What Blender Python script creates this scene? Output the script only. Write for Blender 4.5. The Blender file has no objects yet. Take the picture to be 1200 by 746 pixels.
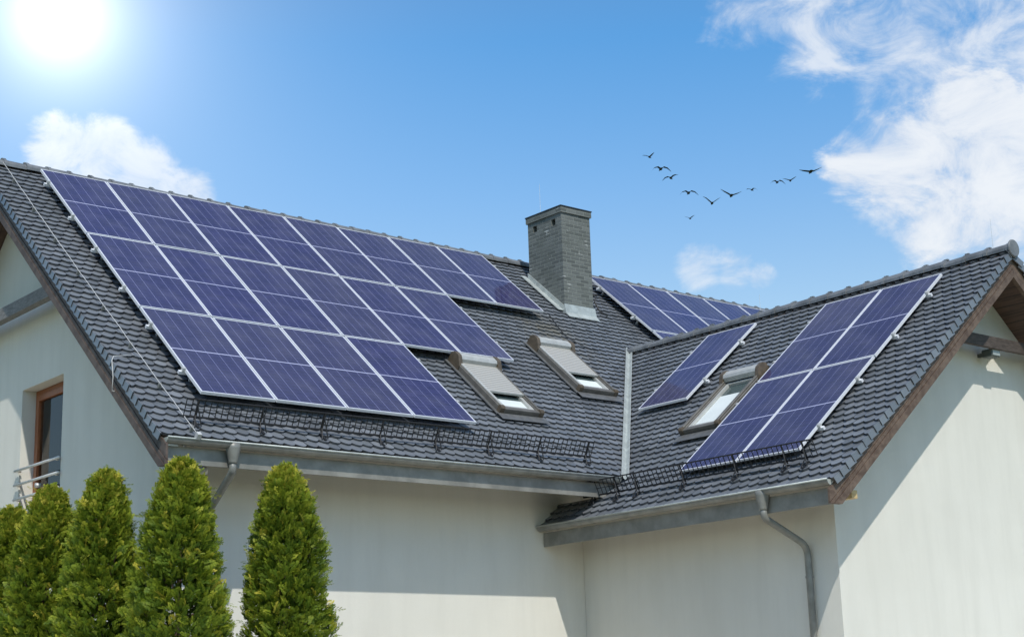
import bpy, bmesh, math, random
import numpy as np
from mathutils import Vector, Matrix

SC = bpy.context.scene
COL = SC.collection
RND = random.Random(7)
NR = np.random.RandomState(11)

# ------------------------------------------------------------------ camera
YAW, PITCH, ROLL = math.radians(39.93338536), math.radians(13.7895674), math.radians(-1.86073264)
CAM = Vector((-8.8863784, -21.07867588, 1.6))
def cam_axes():
    cy, sy, cp, sp = math.cos(YAW), math.sin(YAW), math.cos(PITCH), math.sin(PITCH)
    f = Vector((sy*cp, cy*cp, sp)); r = Vector((cy, -sy, 0)); u = r.cross(f)
    c, s = math.cos(ROLL), math.sin(ROLL)
    return c*r + s*u, -s*r + c*u, f
cr, cu, cf = cam_axes()
cd = bpy.data.cameras.new('camera'); cam = bpy.data.objects.new('camera', cd); COL.objects.link(cam)
cam.matrix_world = Matrix(((cr.x, cu.x, -cf.x, CAM.x), (cr.y, cu.y, -cf.y, CAM.y), (cr.z, cu.z, -cf.z, CAM.z), (0, 0, 0, 1)))
cd.sensor_width = 36; cd.lens = 1882.622/1200*36; cd.clip_end = 6000; cd.clip_start = .1
SC.camera = cam

# ------------------------------------------------------------------ light
SUN = Vector((-.5, -1.0, 1.38)).normalized()
EL = math.asin(SUN.z); AZ = math.atan2(SUN.x, SUN.y)
sl = bpy.data.lights.new('sun', 'SUN'); sl.energy = 3.6; sl.angle = math.radians(.55); sl.color = (1, .955, .88)
so = bpy.data.objects.new('sun', sl); COL.objects.link(so)
so.rotation_euler = (-SUN).to_track_quat('-Z', 'Y').to_euler()
so.location = (-20, -40, 50)
SC.view_settings.view_transform = 'Standard'; SC.view_settings.look = 'None'
SC.view_settings.exposure = 0; SC.view_settings.gamma = 1; SC.view_settings.use_curve_mapping = False

# node helper
class NT:
    def __init__(s, tree): s.t = tree; s.n = tree.nodes; s.l = tree.links
    def new(s, typ, **kw):
        n = s.n.new(typ)
        for k, v in kw.items(): setattr(n, k, v)
        return n
    def put(s, sock, v):
        if hasattr(v, 'links') or isinstance(v, bpy.types.NodeSocket): s.l.new(v, sock)
        else:
            if isinstance(v, (tuple, list)) and len(v) == 3 and sock.type == 'RGBA': v = (*v, 1)
            sock.default_value = v
    def math(s, op, a, b=0.0, c=0.0, clamp=False):
        n = s.new('ShaderNodeMath', operation=op, use_clamp=clamp)
        s.put(n.inputs[0], a); s.put(n.inputs[1], b); s.put(n.inputs[2], c); return n.outputs[0]
    def mix(s, f, a, b):
        n = s.new('ShaderNodeMix', data_type='RGBA')
        s.put(n.inputs[0], f); s.put(n.inputs[6], a); s.put(n.inputs[7], b); return n.outputs[2]
    def noise(s, vec, scale, detail=3, rough=.5, dist=0):
        n = s.new('ShaderNodeTexNoise'); 
        if vec is not None: s.put(n.inputs['Vector'], vec)
        n.inputs['Scale'].default_value = scale; n.inputs['Detail'].default_value = detail
        n.inputs['Roughness'].default_value = rough; n.inputs['Distortion'].default_value = dist
        return n.outputs['Fac']
    def step(s, x, a, b):
        n = s.new('ShaderNodeMapRange', interpolation_type='SMOOTHSTEP')
        s.put(n.inputs[0], x); n.inputs[1].default_value = a; n.inputs[2].default_value = b; return n.outputs[0]
    def scale(s, vec, sc):
        n = s.new('ShaderNodeMapping'); s.put(n.inputs[0], vec); n.inputs['Scale'].default_value = sc; return n.outputs[0]
    def dot(s, vec, d):
        n = s.new('ShaderNodeVectorMath', operation='DOT_PRODUCT'); s.put(n.inputs[0], vec); n.inputs[1].default_value = d; return n.outputs['Value']

# ------------------------------------------------------------------ world: sky, clouds, bright haze round the low sun spot
W = bpy.data.worlds.new('World'); SC.world = W; W.use_nodes = True
g = NT(W.node_tree)
bg = W.node_tree.nodes['Background']; out = W.node_tree.nodes['World Output']
sky = g.new('ShaderNodeTexSky', sky_type='NISHITA', sun_disc=False)
sky.sun_elevation = EL; sky.sun_rotation = AZ % (2*math.pi)
sky.air_density = 1.0; sky.dust_density = .25; sky.ozone_density = 2.2; sky.altitude = 300
bg.inputs[1].default_value = .15
tc = g.new('ShaderNodeTexCoord').outputs['Generated']
zc = g.new('ShaderNodeSeparateXYZ'); g.l.new(tc, zc.inputs[0])
rp = g.new('ShaderNodeValToRGB'); g.put(rp.inputs[0], zc.outputs[2])        # gain: paler low, bluer higher; unseen top dimmed and warmed for neutral wall shade
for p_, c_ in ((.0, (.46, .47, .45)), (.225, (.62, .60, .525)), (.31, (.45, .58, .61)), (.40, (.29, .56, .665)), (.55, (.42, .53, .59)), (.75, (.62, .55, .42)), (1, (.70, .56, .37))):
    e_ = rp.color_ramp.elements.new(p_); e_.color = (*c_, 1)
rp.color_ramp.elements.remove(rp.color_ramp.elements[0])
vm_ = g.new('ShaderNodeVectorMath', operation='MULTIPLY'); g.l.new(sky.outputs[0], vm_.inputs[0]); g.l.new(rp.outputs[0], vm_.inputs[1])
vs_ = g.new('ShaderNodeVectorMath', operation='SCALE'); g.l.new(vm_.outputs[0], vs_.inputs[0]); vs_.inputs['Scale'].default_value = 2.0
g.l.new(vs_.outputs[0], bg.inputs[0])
def sdir(px, py):      # a fixed compass bearing and height of the sky
    v = cr*((px-600)/1882.6) + cu*(-(py-373)/1882.6) + cf
    return v.normalized()
def blob(px, py, r, soft=.0):
    c = sdir(px, py); d = g.dot(tc, c)
    return g.step(d, math.cos(r*1.35/1882.6), math.cos(r*.05/1882.6))
def addall(l):
    o = l[0]
    for x in l[1:]: o = g.math('MAXIMUM', o, x)
    return o
big = addall([blob(*b) for b in [(900, -15, 85), (985, 10, 95), (1080, 50, 105), (1190, 40, 110)]])
big2 = addall([blob(*b) for b in [(1000, 192, 42), (1065, 195, 85), (1140, 170, 110), (1225, 215, 140), (1105, 262, 62), (1150, 262, 70)]])
low = addall([blob(*b) for b in [(72, 172, 44), (118, 185, 52), (165, 215, 52), (215, 238, 46), (60, 205, 40)]])
sma = addall([blob(*b) for b in [(822, 311, 32), (862, 314, 28), (892, 322, 20)]])
wv = g.new('ShaderNodeVectorMath', operation='ADD')
n1 = g.noise(g.scale(tc, (1, 1, 1.7)), 17, 10, .64, .7)
n2 = g.noise(g.scale(tc, (1, 1, 1.3)), 46, 6, .6, .4)
n3 = g.noise(g.scale(tc, (1, 1, 1.6)), 7, 5, .55, .6)
nz = g.math('ADD', g.math('MULTIPLY', n1, .75), g.math('MULTIPLY', n2, .25))
def cloud(mask, lo, hi, amp):
    t = g.math('MULTIPLY', g.math('ADD', mask, g.math('MULTIPLY', g.math('SUBTRACT', nz, .5), amp)), 1.0)
    return g.math('MULTIPLY', g.step(t, lo, hi), g.step(mask, .0, .10))
other = g.step(g.math('SUBTRACT', n3, .0), .56, .80)       # the rest of the sky: scattered thin clouds high up
other = g.math('MULTIPLY', g.math('MULTIPLY', other, .55), g.step(zc.outputs[2], .44, .60))
cl = addall([g.math('MULTIPLY', cloud(big, .30, 1.35, 3.4), .72), g.math('MULTIPLY', cloud(big2, .30, 1.05, 3.2), .88), g.math('MULTIPLY', cloud(low, .34, 1.0, 2.8), .70), g.math('MULTIPLY', cloud(sma, .40, 1.25, 3.6), .55), other])
bgc = g.new('ShaderNodeBackground'); bgc.inputs[1].default_value = 1.0
g.put(bgc.inputs[0], g.mix(g.step(n1, .36, .66), (.70, .77, .88), (.93, .95, .97)))
ms = g.new('ShaderNodeMixShader'); g.put(ms.inputs[0], cl); g.l.new(bg.outputs[0], ms.inputs[1]); g.l.new(bgc.outputs[0], ms.inputs[2])
# bright sun haze
sd = g.dot(tc, sdir(70, 18))
ang = g.math('ARCCOSINE', g.math('MINIMUM', sd, .999999))
hz = g.math('DIVIDE', 1.35, g.math('ADD', 1, g.math('POWER', g.math('DIVIDE', ang, .029), 2)))
hz = g.math('ADD', hz, g.math('MULTIPLY', g.math('EXPONENT', g.math('MULTIPLY', g.math('DIVIDE', ang, .11), -1)), .12))
hz = g.math('MULTIPLY', hz, g.step(ang, .50, .05))
bgs = g.new('ShaderNodeBackground'); bgs.inputs[0].default_value = (1, .95, .80, 1); g.put(bgs.inputs[1], hz)
ad = g.new('ShaderNodeAddShader'); g.l.new(ms.outputs[0], ad.inputs[0]); g.l.new(bgs.outputs[0], ad.inputs[1])
g.l.new(ad.outputs[0], out.inputs[0])

# ------------------------------------------------------------------ materials
def mat(name, col=(.5, .5, .5), rough=.6, metal=0, spec=.5, bump=None, var=None, coord='Object'):
    """plain principled; var=(scale, amount) tints with noise, bump=(scale, strength)"""
    m = bpy.data.materials.new(name); m.use_nodes = True
    t = NT(m.node_tree); b = t.n['Principled BSDF']
    b.inputs['Base Color'].default_value = (*col, 1); b.inputs['Roughness'].default_value = rough
    b.inputs['Metallic'].default_value = metal; b.inputs['Specular IOR Level'].default_value = spec
    vec = t.new('ShaderNodeTexCoord').outputs[coord]
    if var:
        n = t.noise(vec, var[0], 5, .6); f = t.step(n, .3, .7)
        a = tuple(c*(1-var[1]) for c in col); c2 = tuple(min(1, c*(1+var[1])) for c in col)
        t.put(b.inputs['Base Color'], t.mix(f, a, c2))
    if bump:
        bn = t.new('ShaderNodeBump'); bn.inputs['Strength'].default_value = bump[1]; bn.inputs['Distance'].default_value = .01
        t.put(bn.inputs['Height'], t.noise(vec, bump[0], 4, .6)); t.l.new(bn.outputs[0], b.inputs['Normal'])
    return m, t, b

# render: stucco with faint stains
def render_mat():
    m, t, b = mat('wall_render', (.72, .715, .675), .92, spec=.15)
    vec = t.new('ShaderNodeTexCoord').outputs['Object']
    f = t.step(t.noise(vec, .55, 6, .6), .3, .72)
    f2 = t.step(t.noise(t.scale(vec, (2.5, 2.5, .35)), 1.6, 5, .6), .35, .75)
    c = t.mix(f, (.69, .675, .605), (.745, .73, .66))
    c = t.mix(t.math('MULTIPLY', f2, .45), c, (.62, .605, .54))
    g2 = t.step(t.noise(vec, 160, 3, .7), .35, .65)
    c = t.mix(t.math('MULTIPLY', g2, .22), c, (.57, .555, .50))
    t.put(b.inputs['Base Color'], c)
    bn = t.new('ShaderNodeBump'); bn.inputs['Strength'].default_value = .6; bn.inputs['Distance'].default_value = .007
    t.put(bn.inputs['Height'], t.math('ADD', t.noise(vec, 170, 3, .7), t.math('MULTIPLY', t.noise(vec, 9, 3, .5), .6)))
    t.l.new(bn.outputs[0], b.inputs['Normal'])
    return m
M_WALL = render_mat()

def tile_mat():
    m, t, b = mat('slate_grey_tile', (.1, .11, .125), .38, spec=.9)
    at = t.new('ShaderNodeAttribute', attribute_name='tint').outputs['Fac']
    vec = t.new('ShaderNodeTexCoord').outputs['Object']
    c = t.mix(at, (.120, .132, .147), (.215, .232, .254))
    f = t.step(t.noise(vec, 1.1, 6, .65), .42, .75)
    c = t.mix(t.math('MULTIPLY', f, .40), c, (.085, .088, .092))
    f3 = t.step(t.noise(vec, 22, 4, .7), .55, .8)
    c = t.mix(t.math('MULTIPLY', f3, .35), c, (.24, .245, .235))
    # lichen stain below the chimney and here and there
    d = t.new('ShaderNodeVectorMath', operation='DISTANCE'); t.put(d.inputs[0], t.scale(vec, (1, .6, .6))); d.inputs[1].default_value = (8.0, -2.0*.6, 7.6*.6)
    s = t.math('MULTIPLY', t.step(d.outputs['Value'], .95, .1), t.step(t.noise(vec, 4, 5, .65), .38, .62))
    c = t.mix(t.math('MULTIPLY', s, .62), c, (.20, .175, .11))
    s2 = t.step(t.noise(t.scale(vec, (1, 1, .5)), .8, 5, .7), .66, .8)
    c = t.mix(t.math('MULTIPLY', s2, .3), c, (.15, .145, .11))
    ed = t.new('ShaderNodeAttribute', attribute_name='edge_shade').outputs['Fac']     # unlit look of the butt edges painted in as near-black colour
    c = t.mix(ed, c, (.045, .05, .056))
    t.put(b.inputs['Base Color'], c)
    t.put(b.inputs['Roughness'], t.math('ADD', .24, t.math('MULTIPLY', t.noise(vec, 14, 3, .6), .24)))
    return m
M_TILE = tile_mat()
M_RIDGE = mat('ridge_tile', (.15, .158, .165), .45, var=(5, .25))[0]

def wood_mat(name, a, b_, stretch, sc=1.0, rough=.6):
    m, t, b = mat(name, a, rough, spec=.3)
    vec = t.scale(t.new('ShaderNodeTexCoord').outputs['Object'], stretch)
    f = t.step(t.noise(vec, 9*sc, 7, .65, .6), .32, .68)
    c = t.mix(f, a, b_)
    t.put(b.inputs['Base Color'], c)
    bn = t.new('ShaderNodeBump'); bn.inputs['Strength'].default_value = .25; bn.inputs['Distance'].default_value = .005
    t.put(bn.inputs['Height'], f); t.l.new(bn.outputs[0], b.inputs['Normal'])
    return m
M_BARGE = wood_mat('weathered_brown_board', (.070, .050, .041), (.128, .098, .082), (1, 1, 1))
M_BARGE_W = wood_mat('stained_brown_board', (.085, .055, .040), (.165, .118, .088), (1, 1, 1))
M_BEAM = wood_mat('dark_timber', (.05, .038, .032), (.10, .08, .068), (1, 1, 4))
M_BEAMG = wood_mat('grey_timber', (.13, .12, .115), (.24, .23, .22), (6, 1, 6))
M_RAWWOOD = wood_mat('raw_timber', (.50, .36, .17), (.62, .48, .26), (1, 1, 3))
M_WINWOOD = wood_mat('varnished_wood', (.22, .070, .026), (.34, .12, .048), (6, 6, .6), rough=.35)
def soffit_mat():
    m, t, b = mat('soffit_boards', (.055, .03, .022), .55)
    vec = t.new('ShaderNodeTexCoord').outputs['Object']
    s = t.new('ShaderNodeSeparateXYZ'); t.put(s.inputs[0], vec)
    f = t.math('FRACT', t.math('MULTIPLY', s.outputs[0], 9.0))
    gap = t.math('LESS_THAN', f, .07)
    c = t.mix(t.step(t.noise(t.scale(vec, (6, .7, 6)), 3, 5, .6), .3, .7), (.05, .028, .02), (.10, .058, .04))
    t.put(b.inputs['Base Color'], t.mix(gap, c, (.012, .008, .006)))
    return m
M_SOFFIT = soffit_mat()
M_ZINC = mat('titanium_zinc', (.21, .212, .195), .45, metal=.15, var=(5, .2))[0]
M_FASCIA = mat('grey_fascia_sheet', (.235, .230, .205), .45, metal=.1, var=(3.5, .22))[0]
M_ZINCL = mat('pale_zinc', (.42, .45, .43), .5, metal=.25, var=(8, .16))[0]
M_ALU = mat('anodised_aluminium', (.80, .81, .83), .35, metal=.25, var=(20, .05))[0]
M_GALV = mat('galvanised_steel', (.62, .62, .60), .4, metal=.4, var=(30, .15))[0]
M_BLACKSTEEL = mat('black_coated_steel', (.012, .0125, .014), .6, var=(20, .3))[0]
M_CABLE = mat('white_cable', (.48, .48, .47), .5)[0]
M_BLACKCABLE = mat('black_cable', (.02, .02, .02), .5)[0]
M_BROWNPLASTIC = mat('brown_plastic_cap', (.098, .075, .05), .5, var=(14, .25))[0]
M_CLAD = mat('grey_brown_cladding', (.145, .135, .118), .4, metal=.2, var=(10, .15))[0]
M_CLADL = mat('pale_cladding', (.46, .46, .43), .42, metal=.2, var=(10, .1))[0]
M_SHUT = None
def shutter_mat():
    m, t, b = mat('grey_beige_slats', (.42, .41, .37), .5)
    uv = t.new('ShaderNodeTexCoord').outputs['Object']
    s = t.new('ShaderNodeSeparateXYZ'); t.put(s.inputs[0], uv)
    f = t.math('FRACT', t.math('MULTIPLY', s.outputs[1], 17.0))
    t.put(b.inputs['Base Color'], t.mix(t.math('LESS_THAN', f, .30), (.42, .41, .375), (.23, .225, .205)))
    bn = t.new('ShaderNodeBump'); bn.inputs['Strength'].default_value = .8; bn.inputs['Distance'].default_value = .01
    t.put(bn.inputs['Height'], t.math('SINE', t.math('MULTIPLY', f, 3.14159))); t.l.new(bn.outputs[0], b.inputs['Normal'])
    return m
M_SHUT = shutter_mat()
M_PANE, _t, _b = mat('window_glass', (.06, .085, .085), .04, spec=.6)
def clear_mat():
    m = bpy.data.materials.new('clear_pane'); m.use_nodes = True; t = NT(m.node_tree)
    tr = t.new('ShaderNodeBsdfTransparent'); tr.inputs[0].default_value = (.86, .90, .88, 1)
    gl = t.new('ShaderNodeBsdfGlossy'); gl.inputs['Roughness'].default_value = .02
    fr = t.new('ShaderNodeFresnel'); fr.inputs[0].default_value = 1.55
    mx = t.new('ShaderNodeMixShader'); t.put(mx.inputs[0], fr.outputs[0]); t.l.new(tr.outputs[0], mx.inputs[1]); t.l.new(gl.outputs[0], mx.inputs[2])
    t.l.new(mx.outputs[0], t.n['Material Output'].inputs[0]); return m
M_CLEAR = clear_mat()
M_BLIND = mat('pale_blind', (.62, .66, .64), .8, var=(3, .05))[0]
M_CURTAIN, _t, _b = mat('curtain_behind_glass', (.18, .19, .18), .6)
def curtain_mat():
    m, t, b = mat('net_curtain', (.3, .3, .28), .85)
    vec = t.new('ShaderNodeTexCoord').outputs['Object']
    f = t.step(t.noise(t.scale(vec, (1, 7, .25)), 3.2, 3, .5), .35, .65)
    t.put(b.inputs['Base Color'], t.mix(f, (.30, .31, .28), (.62, .62, .57)))
    return m
M_CURTAIN = curtain_mat()
M_WHITEPL = mat('white_plastic', (.88, .88, .86), .4)[0]
M_LAMPBOX = mat('dark_green_housing', (.07, .085, .075), .45, var=(12, .2))[0]
M_LENS = mat('lamp_lens', (.30, .33, .31), .15)[0]

def panel_mat():
    m, t, b = mat('blue_cells_under_glass', (.03, .03, .12), .10, spec=1.0)
    uv = t.new('ShaderNodeUVMap', uv_map='UVMap').outputs[0]
    s = t.new('ShaderNodeSeparateXYZ'); t.put(s.inputs[0], uv)
    u, v = s.outputs[0], s.outputs[1]
    def line(x, n, w):
        f = t.math('FRACT', t.math('ADD', t.math('MULTIPLY', x, n), .5))
        return t.math('LESS_THAN', t.math('ABSOLUTE', t.math('SUBTRACT', f, .5)), w*n/2)
    colgap = line(u, 6, .0062)
    bus = line(t.math('ADD', u, 1/24), 12, .0024)
    row = line(v, 24, .0011)
    mid = t.math('LESS_THAN', t.math('ABSOLUTE', t.math('SUBTRACT', v, .5)), .0052)
    oi = t.new('ShaderNodeObjectInfo').outputs['Random']
    cell = t.new('ShaderNodeTexWhiteNoise', noise_dimensions='4D')
    q = t.new('ShaderNodeCombineXYZ')
    t.put(q.inputs[0], t.math('FLOOR', t.math('MULTIPLY', u, 6))); t.put(q.inputs[1], t.math('FLOOR', t.math('MULTIPLY', v, 24)))
    t.put(cell.inputs['Vector'], q.outputs[0]); t.put(cell.inputs['W'], t.math('MULTIPLY', oi, 37.0))
    base = t.mix(cell.outputs['Value'], (.019, .018, .080), (.029, .027, .108))
    base = t.mix(t.math('MULTIPLY', oi, .6), base, (.046, .044, .090))
    base = t.mix(row, base, (.075, .075, .21))
    base = t.mix(t.math('MULTIPLY', bus, .45), base, (.10, .10, .24))
    base = t.mix(colgap, base, (.22, .225, .40))
    base = t.mix(mid, base, (.42, .43, .60))
    # thin dust film, gathered towards the lower frame
    dust = t.step(t.noise(t.new('ShaderNodeTexCoord').outputs['Object'], 1.7, 5, .6), .35, .75)
    base = t.mix(t.math('MULTIPLY', dust, .15), base, (.25, .24, .28))
    t.put(b.inputs['Base Color'], base)
    t.put(b.inputs['Roughness'], t.math('ADD', .045, t.math('MULTIPLY', dust, .05)))
    return m
M_CELLS = panel_mat()

def brick_mat():
    m, t, b = mat('grey_clinker_brick', (.13, .14, .12), .8, spec=.3)
    vec = t.new('ShaderNodeTexCoord').outputs['Object']
    s = t.new('ShaderNodeSeparateXYZ'); t.put(s.inputs[0], vec)
    q = t.new('ShaderNodeCombineXYZ'); t.put(q.inputs[0], t.math('ADD', s.outputs[0], s.outputs[1])); t.put(q.inputs[1], s.outputs[2])
    br = t.new('ShaderNodeTexBrick'); t.put(br.inputs['Vector'], q.outputs[0])
    br.inputs['Scale'].default_value = 1; br.inputs['Brick Width'].default_value = .20; br.inputs['Row Height'].default_value = .065
    br.inputs['Mortar Size'].default_value = .006; br.inputs['Bias'].default_value = -.1
    br.inputs['Color1'].default_value = (.098, .106, .100, 1); br.inputs['Color2'].default_value = (.165, .175, .165, 1); br.inputs['Mortar'].default_value = (.20, .215, .195, 1)
    c = t.mix(t.math('MULTIPLY', t.step(t.noise(vec, 2.3, 5, .65), .42, .7), .5), br.outputs['Color'], (.10, .11, .095))
    # white bloom on a few joints
    e = t.math('MULTIPLY', t.step(t.noise(vec, 3.1, 4, .6), .60, .70), br.outputs['Fac'])
    c = t.mix(e, c, (.62, .63, .60))
    t.put(b.inputs['Base Color'], c)
    bn = t.new('ShaderNodeBump'); bn.inputs['Strength'].default_value = .6; bn.inputs['Distance'].default_value = .008
    t.put(bn.inputs['Height'], t.math('SUBTRACT', t.noise(vec, 40, 4, .6), br.outputs['Fac'])); t.l.new(bn.outputs[0], b.inputs['Normal'])
    return m
M_BRICK = brick_mat()

def leaf_mat():
    m, t, b = mat('thuja_scales', (.08, .12, .02), .55, spec=.25)
    at = t.new('ShaderNodeAttribute', attribute_name='tint').outputs['Fac']
    r = t.new('ShaderNodeValToRGB'); t.put(r.inputs[0], at)
    e = r.color_ramp.elements
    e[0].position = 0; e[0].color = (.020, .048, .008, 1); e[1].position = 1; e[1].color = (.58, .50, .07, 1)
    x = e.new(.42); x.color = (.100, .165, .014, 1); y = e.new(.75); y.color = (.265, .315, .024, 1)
    t.put(b.inputs['Base Color'], r.outputs[0])
    tr = t.new('ShaderNodeBsdfTranslucent'); t.put(tr.inputs[0], r.outputs[0])
    mx = t.new('ShaderNodeMixShader'); mx.inputs[0].default_value = .22
    t.l.new(b.outputs[0], mx.inputs[1]); t.l.new(tr.outputs[0], mx.inputs[2]); t.l.new(mx.outputs[0], t.n['Material Output'].inputs[0])
    return m
M_LEAF = leaf_mat()
M_BARK = mat('thuja_bark', (.10, .065, .045), .9, var=(12, .3), bump=(30, .6))[0]
M_BIRD = mat('dark_feathers', (.022, .022, .024), .7, var=(3, .4))[0]
def grass_mat():
    m, t, b = mat('lawn', (.07, .11, .03), .9, spec=.2)
    vec = t.new('ShaderNodeTexCoord').outputs['Object']
    c = t.mix(t.step(t.noise(vec, .35, 8, .7), .3, .7), (.055, .09, .022), (.11, .14, .04))
    c = t.mix(t.step(t.noise(vec, 9, 5, .7), .4, .7), c, (.045, .075, .02))
    t.put(b.inputs['Base Color'], c)
    return m
M_GRASS = grass_mat()

# ------------------------------------------------------------------ object helpers
def tag(o, label=None, cat=None, group=None, kind=None):
    if label: o['label'] = label
    if cat: o['category'] = cat
    if group: o['group'] = group
    if kind: o['kind'] = kind
    return o
def thing(name, label, cat, loc=(0, 0, 0), group=None):
    o = bpy.data.objects.new(name, None); COL.objects.link(o); o.location = loc; o.empty_display_size = .2
    return tag(o, label, cat, group)
def link(name, me, m, parent=None, smooth=False, local=False):
    o = bpy.data.objects.new(name, me); COL.objects.link(o)
    if m and not me.materials: me.materials.append(m)
    if smooth:
        for p in me.polygons: p.use_smooth = True
    if parent:
        o.parent = parent
        if not local: o.matrix_parent_inverse = world_of(parent).inverted()
    return o
def world_of(o):
    m = o.matrix_basis.copy()
    if o.parent: m = world_of(o.parent) @ o.matrix_parent_inverse @ m
    return m
def obj(name, bm, m, parent=None, smooth=False, local=False, bev=0):
    if bev:
        bmesh.ops.bevel(bm, geom=[e for e in bm.edges], offset=bev, segments=1, affect='EDGES', clamp_overlap=True)
    bmesh.ops.recalc_face_normals(bm, faces=bm.faces)
    me = bpy.data.meshes.new(name); bm.to_mesh(me); bm.free()
    return link(name, me, m, parent, smooth, local)
V = Vector
def box(bm, lo, hi, fr=None):
    """axis box, or a box in frame fr=(origin, X, Y, Z)"""
    vs = []
    for k in range(8):
        p = V((hi[0] if k & 1 else lo[0], hi[1] if k & 2 else lo[1], hi[2] if k & 4 else lo[2]))
        if fr: p = fr[0] + fr[1]*p.x + fr[2]*p.y + fr[3]*p.z
        vs.append(bm.verts.new(p))
    for f in ((0, 2, 3, 1), (4, 5, 7, 6), (0, 1, 5, 4), (2, 6, 7, 3), (0, 4, 6, 2), (1, 3, 7, 5)):
        bm.faces.new([vs[i] for i in f])
    return bm
def prism(bm, poly, ext):
    """poly: list of 3d points, ext: extrusion vector"""
    a = [bm.verts.new(V(p)) for p in poly]; b = [bm.verts.new(V(p)+V(ext)) for p in poly]
    n = len(poly)
    bm.faces.new(a); bm.faces.new(b[::-1])
    for i in range(n): bm.faces.new((a[i], b[i], b[(i+1) % n], a[(i+1) % n]))
    return bm
def tube(bm, pts, r, seg=8, caps=True):
    pts = [V(p) for p in pts]; rs = r if isinstance(r, (list, tuple)) else [r]*len(pts)
    rings = []; up = None
    for i, p in enumerate(pts):
        d = (pts[min(i+1, len(pts)-1)] - pts[max(i-1, 0)]).normalized()
        if up is None:
            up = V((0, 0, 1)) if abs(d.z) < .9 else V((1, 0, 0))
        a = d.cross(up).normalized(); b = a.cross(d).normalized(); up = b
        rings.append([bm.verts.new(p + (a*math.cos(2*math.pi*k/seg) + b*math.sin(2*math.pi*k/seg))*rs[i]) for k in range(seg)])
    for i in range(len(rings)-1):
        for k in range(seg):
            bm.faces.new((rings[i][k], rings[i][(k+1) % seg], rings[i+1][(k+1) % seg], rings[i+1][k]))
    if caps: bm.faces.new(rings[0][::-1]); bm.faces.new(rings[-1])
    return bm
def ring(bm, x0, y0, x1, y1, w, z0, z1, fr=None):
    """rectangular frame"""
    P = lambda x, y, z: bm.verts.new(fr[0]+fr[1]*x+fr[2]*y+fr[3]*z if fr else V((x, y, z)))
    o = [(x0, y0), (x1, y0), (x1, y1), (x0, y1)]; i = [(x0+w, y0+w), (x1-w, y0+w), (x1-w, y1-w), (x0+w, y1-w)]
    ob = [P(*p, z0) for p in o]; ot = [P(*p, z1) for p in o]; ib = [P(*p, z0) for p in i]; it = [P(*p, z1) for p in i]
    for k in range(4):
        j = (k+1) % 4
        bm.faces.new((ot[k], ot[j], it[j], it[k])); bm.faces.new((ob[k], ib[k], ib[j], ob[j]))
        bm.faces.new((ob[k], ob[j], ot[j], ot[k])); bm.faces.new((ib[k], it[k], it[j], ib[j]))
    return bm
def cut(o, cutter_bm):
    me = bpy.data.meshes.new('cutter'); bmesh.ops.recalc_face_normals(cutter_bm, faces=cutter_bm.faces); cutter_bm.to_mesh(me); cutter_bm.free()
    c = bpy.data.objects.new('cutter', me); COL.objects.link(c)
    md = o.modifiers.new('b', 'BOOLEAN'); md.object = c; md.operation = 'DIFFERENCE'; md.solver = 'EXACT'
    dg = bpy.context.evaluated_depsgraph_get(); dg.update()
    new = bpy.data.meshes.new_from_object(o.evaluated_get(dg)); o.modifiers.clear(); o.data = new
    bpy.data.objects.remove(c, do_unlink=True); bpy.data.meshes.remove(me)

# ------------------------------------------------------------------ geometry of the house
PM, QW = .7025854, .6879740                       # the two roof pitches
tP, tQ = math.tan(PM), math.tan(QW)
OM = V((0, .10339, 9.28676)); DM = V((0, -math.cos(PM), -math.sin(PM))); NM = V((0, -math.sin(PM), math.cos(PM)))
OW = V((9.24188, 0, 7.16798)); DW = V((-math.cos(QW), 0, -math.sin(QW))); NW = V((-math.sin(QW), 0, math.cos(QW)))
UX, UY = V((1, 0, 0)), V((0, 1, 0))
zM = lambda y: OM.z + tP*(y-OM.y)
zW = lambda x: OW.z + tQ*(x-OW.x)
mp = lambda u, d, n=0: OM + UX*u + DM*d + NM*n
wp = lambda y, d, n=0: OW + UY*y + DW*d + NW*n
YR, XR = .37, 9.58                                # ridge lines
ZRM, ZRW = zM(YR), zW(XR)
VM_X0, VM_X1 = -.73, 17.6                         # verges of the long roof
WV_Y = -9.48                                      # verge of the cross wing
EY = -5.33; EX = 5.47                             # lower tile edges over the gutters
YWALL, XGAB, XWING, YGAB = -4.32, .0, 6.30, -8.80
XBACK = 16.9; YBACKW = 2*YR-YWALL; XWR = 2*XR-XWING

house = thing('house', 'white rendered house with dark tiled roofs, chimney, roof windows and a cross wing', 'house', (3, -4.3, 0))

# ground
bm = bmesh.new(); r = 3000
for a in ((-r, -r), (r, -r), (r, r), (-r, r)): bm.verts.new((*a, 0))
bm.faces.new(bm.verts)
tag(obj('lawn_ground', bm, M_GRASS), kind='structure')
bm = bmesh.new()
for a in ((-9, -16), (22, -16), (22, 12), (-9, 12)): bm.verts.new((*a, .004))
bm.faces.new(bm.verts)
tag(obj('yard_bounce_sheet', bm, mat('warm_bounce', (.50, .44, .35), .9, var=(1.5, .2))[0]), kind='structure')  # unseen pale sheet added to bounce warm fill onto the shaded walls

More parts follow.
